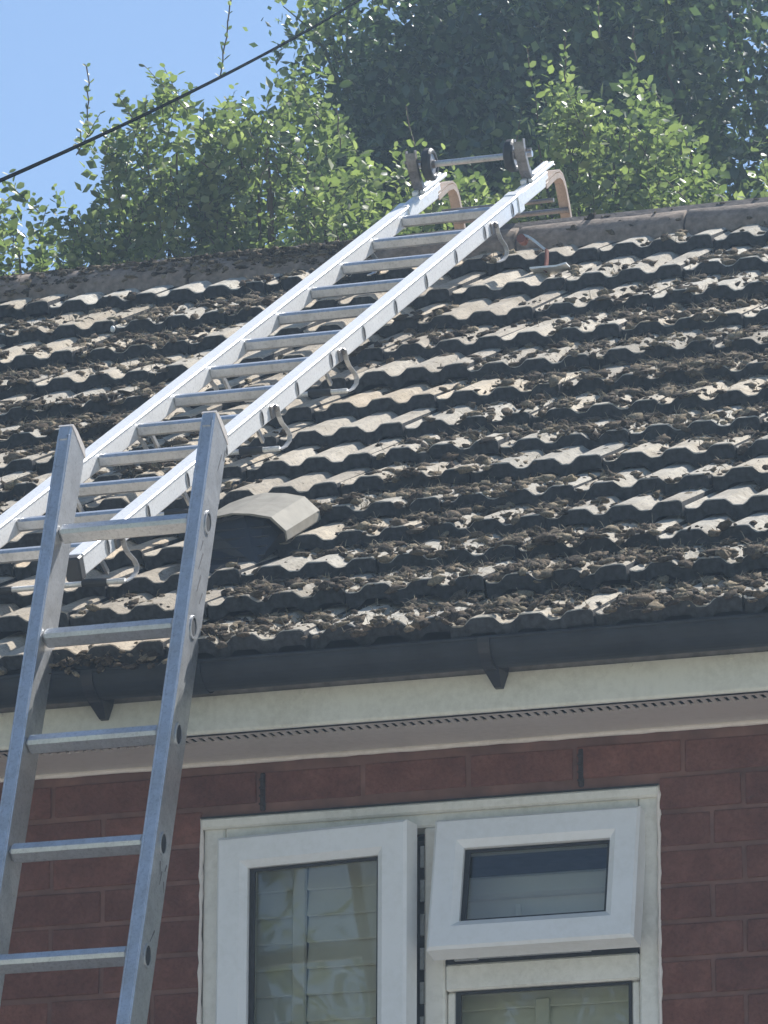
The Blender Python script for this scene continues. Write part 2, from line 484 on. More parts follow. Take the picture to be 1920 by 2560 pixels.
# gutter joint sleeve
b = MB(); arc = [(GC[0]+(GR+.0025)*math.cos(math.pi+k*math.pi/16), GC[1]+(GR+.0025)*math.sin(math.pi+k*math.pi/16)) for k in range(17)]
b.strap(arc, lambda p, q, t: Vector((t, p, q)), .02, .12, .004); b.build('joint_sleeve', MT['gutter'], gutter)

# ------------------------------------------------------------------ window
Z0 = 0.0
win = MB()
yF = .006    # front of the fixed frame
def bar(mb, x0, x1, z0, z1, y0, y1, ch=.004): mb.box(((x0+x1)/2, (y0+y1)/2, (z0+z1)/2), (x1-x0, y1-y0, z1-z0), ch=ch)
bar(win, .002, .050, ZB, -.003, yF, .07); bar(win, .928, W-.002, ZB, -.003, yF, .07)
bar(win, .051, .927, -.052, -.003, yF, .07)
bar(win, .478, .522, ZB, -.053, yF, .07)
bar(win, .523, .927, -.392, -.338, yF, .07)
bar(win, .523, .543, ZB+.04, -.393, yF+.012, .06); bar(win, .908, .927, ZB+.04, -.393, yF+.012, .06)
bar(win, .051, .927, ZB, ZB+.05, yF, .07)
window = win.build('window', MT['cream'], house)
b = MB(); bar(b, .0005, W-.0005, -.026, -.0035, -.006, .012, .004)
b.build('head_trim', MT['cream'], window)
# mastic along the edges, slightly wavy
for xx in (.001, W-.001):
    b = MB(); b.tube([(xx+rnd.uniform(-.0012, .0012), .001, -.002-.02*k) for k in range(54)], [.004+rnd.uniform(-.0012, .0018) for k in range(54)], 7)
    b.build('mastic_seam', MT['bead'], window, smooth=True)
bar_ = MB(); bar(bar_, -.05, W+.05, ZB-.035, ZB, -.05, .05); bar_.build('sill', MT['cream'], window)

def frame_ring(mb, w, h, sw, st, sb, d, ch=.006):
    """mitred sash lying in x-z, origin top-left, front at y=-d"""
    o = [(0, 0), (w, 0), (w, -h), (0, -h)]
    i = [(sw, -st), (w-sw, -st), (w-sw, -h+sb), (sw, -h+sb)]
    e = .014
    def ring(p, y): return [Vector((a, y, c)) for a, c in p]
    oc = [(ch, -ch), (w-ch, -ch), (w-ch, -h+ch), (ch, -h+ch)]
    ic = [(sw-e, -st+e), (w-sw+e, -st+e), (w-sw+e, -h+sb-e), (sw-e, -h+sb-e)]
    rings = [ring(o, .03), ring(o, -d+ch), ring(oc, -d), ring(ic, -d), ring(i, -d+.011), ring(i, .03)]
    vs = [v for r in rings for v in r]; fs = []
    for k in range(len(rings)-1):
        for j in range(4):
            fs.append((k*4+j, k*4+(j+1) % 4, (k+1)*4+(j+1) % 4, (k+1)*4+j))
    fs += [(20+j, 20+(j+1) % 4, (j+1) % 4, j) for j in range(4)]
    mb.add(vs, fs)
    return mb
def place(mb, T): mb.v = [tuple(T @ Vector(v)) for v in mb.v]; return mb
# left casement, hinged left, ajar
cw, chh = .424, .98
T = Matrix.Translation((.047, -.004, -.052)) @ Matrix.Rotation(math.radians(-6.2), 4, 'Z')
b = place(frame_ring(MB(), cw, chh, .066, .066, .066, .026), T); b.build('casement_sash', MT['upvc'], window)
def glassbox(w, h, y, x0, z0):
    b = MB(); b.box((x0+w/2, y, z0-h/2), (w, .004, h)); return b
place(glassbox(cw-.132, chh-.132, .004, .066, -.066), T).build('glass_pane', MT['glass'], window)
def gask(w, h, x0, z0, y, g=.006):
    b = MB()
    b.box((x0+w/2, y, z0-g/2), (w, .006, g)); b.box((x0+w/2, y, z0-h+g/2), (w, .006, g))
    b.box((x0+g*.9, y, z0-h/2), (g*1.8, .006, h-2*g)); b.box((x0+w-g/2, y, z0-h/2), (g, .006, h-2*g)); return b
place(gask(cw-.134, chh-.134, .067, -.067, -.003), T).build('gasket', MT['gasket'], window)
# dark rebate beside the open casement and its lock strip
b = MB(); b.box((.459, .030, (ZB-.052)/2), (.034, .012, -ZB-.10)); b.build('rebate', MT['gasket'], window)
b = MB()
for k in range(9): b.box((.470, .020, -.11-.07*k), (.009, .006, .045), ch=.001)
b.build('lock_strip', MT['alu_old'], window)
# top hung vent sash, ajar
vw, vh = .430, .284
T2 = Matrix.Translation((.512, -.004, -.052)) @ Matrix.Rotation(math.radians(-11.5), 4, 'X')
place(frame_ring(MB(), vw, vh, .062, .062, .062, .026), T2).build('vent_sash', MT['upvc'], window)
place(glassbox(vw-.124, vh-.124, .004, .062, -.062), T2).build('glass_pane', MT['glass'], window)
place(gask(vw-.126, vh-.126, .063, -.063, -.003), T2).build('gasket', MT['gasket'], window)
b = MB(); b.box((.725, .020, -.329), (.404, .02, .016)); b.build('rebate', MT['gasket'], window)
b = MB(); b.box((.70, .002, -.3285), (.26, .005, .006), ch=.001); b.box((.57, .0, -.330), (.05, .007, .008), ch=.001)
b.build('friction_stay', MT['alu_old'], window)
# fixed lower light
glassbox(.364, -ZB-.44, .026, .543, -.393).build('glass_pane', MT['glass'], window)
gask(.366, -ZB-.44, .542, -.393, .020).build('gasket', MT['gasket'], window)
# louvre shutters inside
ys = .105
k = 0
z = -.088
while z > ZB+.03:
    for xa, xb in ((-.02, .168), (.196, .455)):
        b = MB(); b.box(((xa+xb)/2, ys, z-.027), (xb-xa, .006, .060), T=Matrix.Rotation(math.radians(-13), 3, 'X'), ch=.002)
        b.build('louvre_slat', MT['slat'], window)
    if z < -.34:
        b = MB(); b.box((.70, ys, z-.027), (.44, .006, .060), T=Matrix.Rotation(math.radians(-13), 3, 'X'), ch=.002)
        b.build('louvre_slat', MT['slat'], window)
    z -= .0545
b = MB(); b.box((.182, ys-.012, ZB/2-.03), (.027, .016, -ZB-.1), ch=.002); b.build('stile_and_reflection_bar', MT['slat'], window)
b = MB(); b.box((.70, ys-.010, ZB/2-.2), (.03, .014, -ZB-.4), ch=.002); b.build('stile_and_reflection_bar', MT['slat'], window)  # upright bar drawn for a pale vertical reflection in the lower pane
# folded white blind behind the small vent
b = MB(); b.box((.67, ys+.01, -.165), (.45, .05, .045), ch=.006); b.build('blind_headrail', MT['blind'], window)
for q in range(4):
    b = MB(); b.box((.67, ys+.01, -.208-.042*q), (.44, .006, .046), T=Matrix.Rotation(math.radians(-12), 3, 'X'), ch=.002); b.build('blind_slat', MT['blind'], window)
b = MB(); b.box((.655, ys-.03, -.232), (.012, .010, .05), ch=.002); b.build('tilt_rod', MT['blind'], window)
# room
b = MB()
rx0, rx1, ry0, ry1, rz0, rz1 = -1.6, 2.6, .301, 3.4, -2.1, .09
b.box(((rx0+rx1)/2, ry1, (rz0+rz1)/2), (rx1-rx0, .05, rz1-rz0)); b.box((rx0, (ry0+ry1)/2, (rz0+rz1)/2), (.05, ry1-ry0, rz1-rz0))
b.box((rx1, (ry0+ry1)/2, (rz0+rz1)/2), (.05, ry1-ry0, rz1-rz0)); b.box(((rx0+rx1)/2, (ry0+ry1)/2, rz1), (rx1-rx0, ry1-ry0, .04))
b.box(((rx0+rx1)/2, (ry0+ry1)/2, rz0), (rx1-rx0, ry1-ry0, .04))
b.build('room', MT['room'], house)

# ------------------------------------------------------------------ roof
b = MB()
b.extrude([(-.05, -.03), (RIDGE+.01, -.03), (RIDGE+.01, -.008), (-.02, -.008)], lambda s, n, t: RF(t, s, n), X0-.15, X1+.15)
yr = 2*RY
b.extrude([(RY+.01, RZ+.0), (yr+.25, EZ-.02), (yr+.25, EZ-.06), (RY+.01, RZ-.05)], lambda p, q, t: Vector((t, p, q)), X0-.15, X1+.15)
roof = b.build('roof', MT['felt'], house)
# back slope covering
b = MB(); b.extrude([(RY+.05, RZ+.04), (yr+.3, EZ+.02), (yr+.3, EZ-.01), (RY+.05, RZ+.01)], lambda p, q, t: Vector((t, p, q)), X0-.15, X1+.15)
b.build('back_slope', MT['ridge'], roof)

TAILS = [-.035, .24, .479, .718, .955, 1.19, 1.44, 1.705, 1.98, 2.255, 2.555, 2.86, 3.175, 3.507]
GA = [TAILS[i+1]-TAILS[i] for i in range(13)]+[.31]
THK = .031; N0 = .014; XI = .043; TW = .300
def prof(x):
    f = ((x-XI)/.1) % 1.0
    d = abs(f-.17); d = min(d, 1-d)
    if d < .07: return 0.0
    if d > .31: return .0150
    t = (d-.07)/.24; return .0150*t*t*(3-2*t)
def surf(x, s):
    i = 0
    for k, t in enumerate(TAILS):
        if s >= t: i = k
    n0 = N0 - (.010 if i == 0 else 0)
    return n0+THK-(THK+.005)/GA[i]*(s-TAILS[i])+prof(x), i
PX = []
for p in range(3):
    for f in (.0, .02, .04, .30, .44, .70, .90):
        pass
PXS = sorted(set([0, .004] + [round(.1*p+.1*f, 4) for p in range(3) for f in (.0, .05, .10, .17, .24, .29, .34, .39, .44, .50, .66, .82, .86, .90, .95)] + [.2955, .2925]))
def tile_mesh(k, gauge):
    r = random.Random(100+k); b = MB()
    L = gauge+.075; rows = [0, .0025, gauge*.5, L]
    xs = PXS; vs = []
    ph = [r.uniform(0, 6.28) for _ in range(3)]
    wob = [.0022*math.sin(x*55+ph[0])+.0012*math.sin(x*140+ph[1])+r.uniform(-.0008, .0008) for x in xs]
    cx_ = r.uniform(0, .3)
    if k in (1, 4): wob = [w_+.010*math.exp(-((x-cx_)/.016)**2) for w_, x in zip(wob, xs)]
    for top in (1, 0):
        for ri, y in enumerate(rows):
            for xi, x in enumerate(xs):
                z = prof(x+XI) + (THK if top else 0)
                if top and ri == 0: z -= .002
                yy = y + (wob[xi] if ri < 2 else 0)
                vs.append((x, yy, z + r.uniform(-.0008, .0008)))
    n = len(xs); R = len(rows); fs = []
    T = lambda t, ri, xi: (0 if t else R*n)+ri*n+xi
    for ri in range(R-1):
        for xi in range(n-1):
            fs.append((T(1, ri, xi), T(1, ri, xi+1), T(1, ri+1, xi+1), T(1, ri+1, xi)))
    for xi in range(n-1): fs.append((T(1, 0, xi+1), T(1, 0, xi), T(0, 0, xi), T(0, 0, xi+1)))
    for xi in (0, n-1):
        for ri in range(R-1): fs.append((T(1, ri, xi), T(1, ri+1, xi), T(0, ri+1, xi), T(0, ri, xi)))
    b.add(vs, fs)
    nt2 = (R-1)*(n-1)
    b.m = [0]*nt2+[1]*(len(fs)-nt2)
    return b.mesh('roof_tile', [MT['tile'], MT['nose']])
TM = {}
FR_L = ((-.30, -.1), (-2.15, 4.3)); FR_R = ((1.40, -.1), (.45, 4.3))
def xin(s, side):
    (a, sa), (c, sc) = FR_L if side == 0 else FR_R
    return a+(c-a)*(s-sa)/(sc-sa)
tiles_far = MB()
nt_ = 0
for i, s in enumerate(TAILS):
    g = GA[i]; d = math.atan((THK+.005)/g)
    n0 = N0-(.010 if i == 0 else 0)
    c0 = int(math.floor((X0-XI)/TW)); c1 = int(math.ceil((X1-XI)/TW))
    for c in range(c0, c1):
        x = XI+c*TW
        inview = x+TW > xin(s, 0)-.35 and x < xin(s+.3, 1)+.85
        k = rnd.randrange(7); key = (k, round(g, 3))
        if key not in TM: TM[key] = tile_mesh(k, g)
        loc = RF(x, s+rnd.uniform(-.010, .010), n0+rnd.uniform(-.002, .005))
        rx = BE-d+rnd.uniform(-.009, .009)
        if inview and nt_ < 296:
            o = link('roof_tile', TM[key], roof, loc=loc, rot=(rx, rnd.uniform(-.006, .006), rnd.uniform(-.006, .006))); nt_ += 1
            xl = -.38+.0*s   # strip kept clear of moss by the ladder, warmer bare concrete
            near = math.exp(-((x+.15-(-.36))/.42)**2)
            v_ = rnd.uniform(.84, 1.12); o.color = (v_*(1+.05*near), v_, v_*(1-.05*near), 1)
        else:
            me = TM[key]; R = Matrix.Translation(loc) @ Matrix.Rotation(rx, 4, 'X')
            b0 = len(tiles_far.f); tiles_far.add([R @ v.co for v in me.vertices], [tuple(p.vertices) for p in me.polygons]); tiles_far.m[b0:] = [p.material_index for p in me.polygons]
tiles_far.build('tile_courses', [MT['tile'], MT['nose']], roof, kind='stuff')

# ridge tiles on mortar
def ridge_mesh(k):
    r = random.Random(300+k); b = MB(); L = .445; seg = 10
    vs = []; fs = []
    for xi, x in enumerate((0, .003, .15, .30, L-.003, L)):
        for j in range(seg+1):
            a = math.radians(-8+196*j/seg); R = .105-(.004 if xi in (0, 5) else 0)
            vs.append((x, R*math.cos(a)*1.05, R*math.sin(a)*.86+r.uniform(-.0015, .0015)))
    n = seg+1
    for xi in range(5):
        for j in range(seg): fs.append((xi*n+j, (xi+1)*n+j, (xi+1)*n+j+1, xi*n+j+1))
    for base, rev in ((0, 0), (5*n, 1)):
        f = tuple(base+j for j in range(n)); fs.append(f if rev else f[::-1])
    b.add(vs, fs); return b.mesh('ridge_tile', [MT['ridge']], smooth=True)
RM = [ridge_mesh(k) for k in range(4)]
x = X0-.1; RTOP = RF(0, RIDGE, .07)
xs_ = -.227-.45*9
for k in range(19):
    link('ridge_tile', RM[k % 4], roof, loc=(xs_+.45*k+.0025, RTOP.y, RTOP.z-.09+rnd.uniform(-.007, .006)), rot=(rnd.uniform(-.04, .04), rnd.uniform(-.014, .014), rnd.uniform(-.01, .01)))
b = MB(); pts = []
x = X0
nx = 160
for q in range(nx):
    xx = X0+(X1-X0)*q/(nx-1)
    w = rnd.uniform(-.006, .006)
    for s, n in ((RIDGE-.13+w, .046), (RIDGE-.125+w, .056+w*.4), (RIDGE-.09, .075+w*.4), (RIDGE-.03, .09)):
        pts.append(RF(xx, s, n))
b.add(pts, [(q*4+j, (q+1)*4+j, (q+1)*4+j+1, q*4+j+1) for q in range(nx-1) for j in range(3)])
b.build('ridge_mortar', MT['bedding'], roof)

# tile vent with hooded cowl
VX0, VX1 = -.150, .078
vs0, vs1 = .70, .935
def hood_prof(grow, drop):
    a, c = VX0-grow, VX1+grow
    return [(a, .058-drop), (a, .078-drop), (a+.028, .111-drop), (a+.07, .122-drop), ((a+c)/2, .127-drop), (c-.07, .122-drop), (c-.028, .111-drop), (c, .078-drop), (c, .058-drop)]
b = MB()
f0, f1 = hood_prof(.0, 0), hood_prof(0, .018)
th = .004
def ringpts(p, s): return [RF(x, s, n) for x, n in p]
f0i = [(x+(th if x < -.02 else -th), n-th) for x, n in f0]; f1i = [(x+(th if x < -.02 else -th), n-th) for x, n in f1]
A, B_, Ci, D = ringpts(f0, vs0), ringpts(f1, vs1), ringpts(f0i, vs0), ringpts(f1i, vs1-.004)
n = len(A); vs = A+B_+Ci+D; fs = []
for j in range(n-1):
    fs += [(j, j+1, n+j+1, n+j), (2*n+j, 3*n+j, 3*n+j+1, 2*n+j+1), (j, 2*n+j, 2*n+j+1, j+1)]
fs += [tuple(range(n, 2*n))]
b.add(vs, fs)
vent = b.build('roof_vent', MT['hood'], house)
b = MB()
bp = [(VX0+.02, .035)]+[(x+(.02 if x < -.02 else -.02), n-.009) for x, n in f0[1:-1]]+[(VX1-.02, .035)]
m_ = len(bp)
F = [RF(x, vs0+.012, n_) if n_ > .05 else RF(x+(.012 if x < -.02 else -.022), vs0-.105, .036) for x, n_ in bp]
K = [RF(x, vs1-.01, max(n_-.03, .03)) for x, n_ in bp]
b.add(F+K, [tuple(range(m_))]+[(j, (j+1) % m_, m_+(j+1) % m_, m_+j) for j in range(m_)])
for q in range(4):
    s_, n_ = vs0-.012-.022*q, .094-.015*q
    b.box(RF((VX0+VX1)/2, s_, n_), (VX1-VX0-.055, .004, .003), T=Matrix.Rotation(BE, 3, 'X'))
b.build('vent_body', MT['cowl'], vent)
b = MB(); b.box(RF((VX0+VX1)/2-.006, .66, .034), (VX1-VX0-.075, .20, .012), T=Matrix.Rotation(BE, 3, 'X'), ch=.003)
b.build('vent_base', MT['cowl'], vent)

# ------------------------------------------------------------------ moss, straw and debris on the tiles
def ico():
    t = (1+5**.5)/2
    v = [(-1, t, 0), (1, t, 0), (-1, -t, 0), (1, -t, 0), (0, -1, t), (0, 1, t), (0, -1, -t), (0, 1, -t), (t, 0, -1), (t, 0, 1), (-t, 0, -1), (-t, 0, 1)]
    f = [(0, 11, 5), (0, 5, 1), (0, 1, 7), (0, 7, 10), (0, 10, 11), (1, 5, 9), (5, 11, 4), (11, 10, 2), (10, 7, 6), (7, 1, 8), (3, 9, 4), (3, 4, 2), (3, 2, 6), (3, 6, 8), (3, 8, 9), (4, 9, 5), (2, 4, 11), (6, 2, 10), (8, 6, 7), (9, 8, 1)]
    v = [np.array(a)/np.linalg.norm(a) for a in v]
    cache = {}; nf = []
    def midp(a, c):
        k = (min(a, c), max(a, c))
        if k not in cache:
            m = v[a]+v[c]; v.append(m/np.linalg.norm(m)); cache[k] = len(v)-1
        return cache[k]
    for a, c, d in f:
        x, y, z = midp(a, c), midp(c, d), midp(d, a)
        nf += [(a, x, z), (c, y, x), (d, z, y), (x, y, z)]
    return np.array(v), np.array(nf)
IV, IF = ico()
RVAR = []
for k in range(14):
    r = np.random.default_rng(500+k)
    off = r.uniform(0, 50, 3)
    d = np.array([1+.75*mnoise.noise(Vector(tuple(p*1.7+off)))+.35*mnoise.noise(Vector(tuple(p*4.1+off))) for p in IV])
    RVAR.append(IV*d[:, None])
class Bulk:
    def __init__(s): s.V = []; s.F = []; s.n = 0
    def add(s, V, F): s.V.append(V); s.F.append(F+s.n); s.n += len(V)
    def build(s, name, m, parent=None, smooth=False, **kw):
        V = np.concatenate(s.V); F = np.concatenate(s.F)
        me = bpy.data.meshes.new(name); me.vertices.add(len(V)); me.vertices.foreach_set('co', V.ravel())
        k = F.shape[1]; me.loops.add(F.size); me.loops.foreach_set('vertex_index', F.ravel().astype(np.int32))
        me.polygons.add(len(F)); me.polygons.foreach_set('loop_start', np.arange(0, F.size, k, dtype=np.int32))
        if smooth: me.polygons.foreach_set('use_smooth', np.ones(len(F), dtype=bool))
        me.materials.append(m); me.update(calc_edges=True); me.validate()
        return link(name, me, parent, **kw)
Rm = np.array([[1, 0, 0], [0, cB, sB], [0, -sB, cB]])   # rows: x, s, n axes -> world via V @ Rm
def to_world(P): return P @ Rm + np.array([0, EY, EZ])
moss = Bulk(); straw = Bulk()
def patch(x, s):
    return mnoise.noise(Vector((x*2.3+3, s*2.3, 1.7)))*.6+mnoise.noise(Vector((x*7, s*7, 9.1)))*.4
def moss_density(x, s):
    # bare strip under and beside the ladder, heavier to the right and low down
    d = .24+1.75*patch(x, s)
    if x > .12: d += .12+.12*min(1, max(0, (x-.12)/.5))
    if -.72 < x < -.05: d -= .62
    elif -.05 <= x <= .12: d -= .62*(.12-x)/.17
    if x < -.72: d += .12
    if s < .25 and x > -.15: d += .08
    return d
BV = np.array(IV[:12]); 
I0 = np.array([(0, 11, 5), (0, 5, 1), (0, 1, 7), (0, 7, 10), (0, 10, 11), (1, 5, 9), (5, 11, 4), (11, 10, 2), (10, 7, 6), (7, 1, 8), (3, 9, 4), (3, 4, 2), (3, 2, 6), (3, 6, 8), (3, 8, 9), (4, 9, 5), (2, 4, 11), (6, 2, 10), (8, 6, 7), (9, 8, 1)])
def blob(sz, flat=.7):
    """a ragged little tuft"""
    small = sz < .0065
    base = RVAR[rnd.randrange(14)]
    A = (base[:12] if small else base)*np.array([sz*rnd.uniform(.7, 1.9), sz*rnd.uniform(.7, 1.4), sz*rnd.uniform(.35, .8)*flat*1.3])
    a = rnd.uniform(0, 6.28); ca, sa = math.cos(a), math.sin(a); t = rnd.gauss(0, .35); ct, st = math.cos(t), math.sin(t)
    A = A @ np.array([[1, 0, 0], [0, ct, st], [0, -st, ct]]) @ np.array([[ca, sa, 0], [-sa, ca, 0], [0, 0, 1]])
    return A, (I0 if small else IF)
def stalk(c, scale=1.0):
    L = rnd.uniform(.010, .034)*scale; w = .0009
    az = rnd.uniform(0, 6.28); up = rnd.uniform(-.2, .8)
    d = np.array([math.cos(az), math.sin(az), up]); d /= np.linalg.norm(d)
    o = np.array([-d[1], d[0], 0]); o /= np.linalg.norm(o)+1e-6
    k = np.array([0, 0, rnd.uniform(-.002, .006)])
    return np.array([c-o*w, c+o*w, c+d*L*.5+k+o*w*.8, c+d*L*.5+k-o*w*.8, c+d*L])
SF = np.array([(0, 1, 2), (0, 2, 3), (3, 2, 4)])
cnt = 0
tries = 0
while cnt < 2450 and tries < 60000:
    tries += 1
    s = rnd.uniform(-.04, 3.72)
    x = rnd.uniform(xin(s, 0)-.25, xin(s, 1)+.35)
    n, i = surf(x, s)
    rel = (s-TAILS[i])/GA[i]
    tr = prof(x) < .006
    p = moss_density(x, s)
    p += (.28 if tr else -.10)
    p += .16*(rel > .45) + .16*(rel < .13)
    if rnd.random() > p: continue
    if VX0-.02 < x < VX1+.03 and .52 < s < 1.0: continue
    cnt += 1
    m = rnd.choice((3, 5, 7, 9, 12)); sp = .010+.0026*m
    for q in range(m):
        dx, ds = rnd.gauss(0, sp), rnd.gauss(0, sp*.8)
        sz = .003+.0105*rnd.random()**2
        nn, ii = surf(x+dx, s+ds)
        rr = math.hypot(dx, ds)/sp
        A, F = blob(sz)
        moss.add(to_world(A+np.array([x+dx, s+ds, nn+sz*.2+max(0, .008*(1-rr))])), F)
        if rnd.random() < .75:
            straw.add(to_world(stalk(np.array([x+dx, s+ds, nn+sz*.8+max(0, .008*(1-rr))]))), SF)
# moss along the left half of the ridge and a little on the right
for q in range(3600):
    x = rnd.uniform(-2.6, -.60) if q < 3530 else rnd.uniform(-.1, .7)
    if mnoise.noise(Vector((x*6, 3, 1))) < -.42: continue
    a = rnd.uniform(.15, 1.9); sz = .004+.009*rnd.random()**2
    c = np.array([x, RTOP.y-.10*math.cos(a), RTOP.z-.09+.092*math.sin(a)])
    A, F = blob(sz); moss.add(A+c, F)
    if q % 4 == 0: straw.add(stalk(c+np.array([0, -.004, .004]), .8), SF)
# debris hanging over the gutter near the ladder foot
for q in range(170):
    x = rnd.gauss(-.10, .08); s = rnd.uniform(-.08, .02); sz = .003+.008*rnd.random()**2
    A, F = blob(sz); c = np.array([x, s, .02+rnd.uniform(-.01, .02)])
    moss.add(to_world(A+c), F)
    if q % 3 == 0: straw.add(to_world(stalk(c)), SF)
moss.build('moss', MT['moss'], label='dark dry moss clumps growing in the troughs of the roof tiles', cat='moss', kind='stuff')
straw.build('straw', MT['straw'], label='pale dry grass stalks caught in the roof moss', cat='straw', kind='stuff')

# ------------------------------------------------------------------ roof ladder
rl = thing('roof_ladder', tuple(RF(-.376, .4, .06)), 'long bright aluminium roof ladder with wheels hooked over the ridge', 'ladder')
LXa, LXb, LW = -.541, -.212, .033          # outer faces
S0, SP, LH = 3.6562, .271, .150
HB = .043
fRF = lambda s, n, x: RF(x, s, n)
ROTX = Matrix.Rotation(BE, 3, 'X')
sA, sB_ = S0-SP*12-.15, S0+.06
for xa in (LXa, LXb-LW):
    b = MB()
    # hollow I-like box with lips
    b.box(RF(xa+LW/2, (sA+sB_)/2, LH), (LW, sB_-sA, HB), T=ROTX, ch=.004)
    b.box(RF(xa+LW/2, (sA+sB_)/2, LH+HB/2+.001), (LW+.005, sB_-sA-.002, .007), T=ROTX, ch=.002)
    rail = b.build('rail', MT['alu'], rl)
    b = MB(); b.box(RF(xa+LW/2, sA-.012, LH), (LW+.002, .03, HB+.008), T=ROTX, ch=.004); b.build('foot_cap', MT['rubber'], rail)
    # upper hook section sleeved over the rail
    b = MB(); b.box(RF(xa+LW/2, (sB_+4.03)/2, LH+.004), (LW-.003, 4.03-sB_, HB-.004), T=ROTX, ch=.004)
    b.box(RF(xa+LW/2, sB_+.02, LH+.002), (LW+.006, .05, HB+.010), T=ROTX, ch=.003)
    b.box(RF(xa+LW*.30, 3.98, LH+.030), (LW*.4, .24, .012), T=ROTX, ch=.002)
    b.box(RF(xa+LW*.78, 3.99, LH+.029), (LW*.4, .22, .010), T=ROTX, ch=.002)
    b.build('hook_sleeve', MT['alu'], rl)
    # hook over the ridge
    b = MB()
    hp = [(4.0, .150), (4.10, .155), (4.14, .150), (4.165, .135), (4.178, .11), (4.184, .06), (4.184, .0), (4.178, -.08), (4.165, -.16)]
    b.strap(hp, fRF, xa+.003, xa+LW-.001, .006)
    hpi = [(a-.004, c-.012) for a, c in hp]
    b.strap(hpi, fRF, xa+LW-.003, xa+LW, .014)
    b.build('ridge_hook', MT['hook'], rl)
    # wheel arm
    b = MB()
    ap = [(3.99, .160), (3.95, .158), (3.915, .166), (3.885, .185), (3.868, .21), (3.860, .24), (3.858, .27), (3.862, .288)]
    b.strap(ap, fRF, xa+.004, xa+LW-.004, .004)
    api = [(a+.006, c+.006) for a, c in ap]
    b.strap(api, fRF, xa+LW-.006, xa+LW-.003, .016); b.strap(api, fRF, xa+.003, xa+.006, .016)
    b.tube([RF(xa-.006, 3.874, .262), RF(xa+LW+.010, 3.874, .262)], .005, 8)
    b.build('wheel_arm', MT['steel'], rl)
WS, WN = 3.905, .245
for xc in (LXa+.050, LXb-.054):
    b = MB(); R1, R2 = .043, .031; w = .013; seg = 26
    vs = []; fs = []
    prof_ = [(R2, -w), (R1-.006, -w), (R1, -w+.005), (R1, w-.005), (R1-.006, w), (R2, w), (R2-.004, w-.004), (R2-.004, -w+.004)]
    m_ = len(prof_)
    for k in range(seg):
        a = 2*math.pi*k/seg
        for rr, xx in prof_: vs.append(RF(xc+xx, WS+rr*math.cos(a), WN+rr*math.sin(a)))
    for k in range(seg):
        for j in range(m_): fs.append((k*m_+j, ((k+1) % seg)*m_+j, ((k+1) % seg)*m_+(j+1) % m_, k*m_+(j+1) % m_))
    b.add(vs, fs); wheel = b.build('wheel', MT['rubber'], rl)
    b = MB(); b.tube([RF(xc-w*.7, WS, WN), RF(xc+w*.7, WS, WN)], R2-.003, 22)
    b.tube([RF(xc-w*1.3, WS, WN), RF(xc+w*1.3, WS, WN)], .011, 14); b.build('hub', MT['steel'], wheel)
b = MB(); b.tube([RF(LXa-.002, WS, WN), RF(LXb+.002, WS, WN)], .0085, 14); b.build('axle', MT['alu_old'], rl)
b = MB(); b.tube([RF(LXa+.004, 4.178, .035), RF(LXb-.002, 4.178, .035)], .0075, 12); b.build('cross_bar', MT['steel'], rl)
b = MB(); b.tube([RF(LXa+.01, 4.075, .085), RF(LXb-.01, 4.075, .085)], .006, 12); b.build('cross_bar', MT['steel'], rl)
# rungs with hollow ends showing on the outer webs
def rung_roof(k):
    s = S0-SP*k; b = MB()
    b.box(RF((LXa+LXb)/2, s, LH-.001), (LXb-LXa-2*LW+.004, .024, .028), T=ROTX, ch=.005)
    for sx, xo in ((1, LXb), (-1, LXa)):
        ring_o = []; ring_i = []
        for j in range(12):
            a = 2*math.pi*j/12
            ring_o.append((.0105*math.cos(a), .0185*math.sin(a))); ring_i.append((.0085*math.cos(a), .0160*math.sin(a)))
        vs = [RF(xo+sx*.0004, s+p, LH+q) for p, q in ring_o]+[RF(xo+sx*.0018, s+p, LH+q) for p, q in ring_o]+[RF(xo+sx*.0018, s+p, LH+q) for p, q in ring_i]+[RF(xo+sx*.0006, s+p, LH+q) for p, q in ring_i]
        fs = [(r_*12+j, r_*12+(j+1) % 12, (r_+1)*12+(j+1) % 12, (r_+1)*12+j) for r_ in range(3) for j in range(12)]
        b.add(vs, fs); b.add(vs[36:48], [tuple(range(12))], 1)
    return b.build('rung', [MT['alu_old'], MT['dark']], rl)
for k in range(13): rung_roof(k)
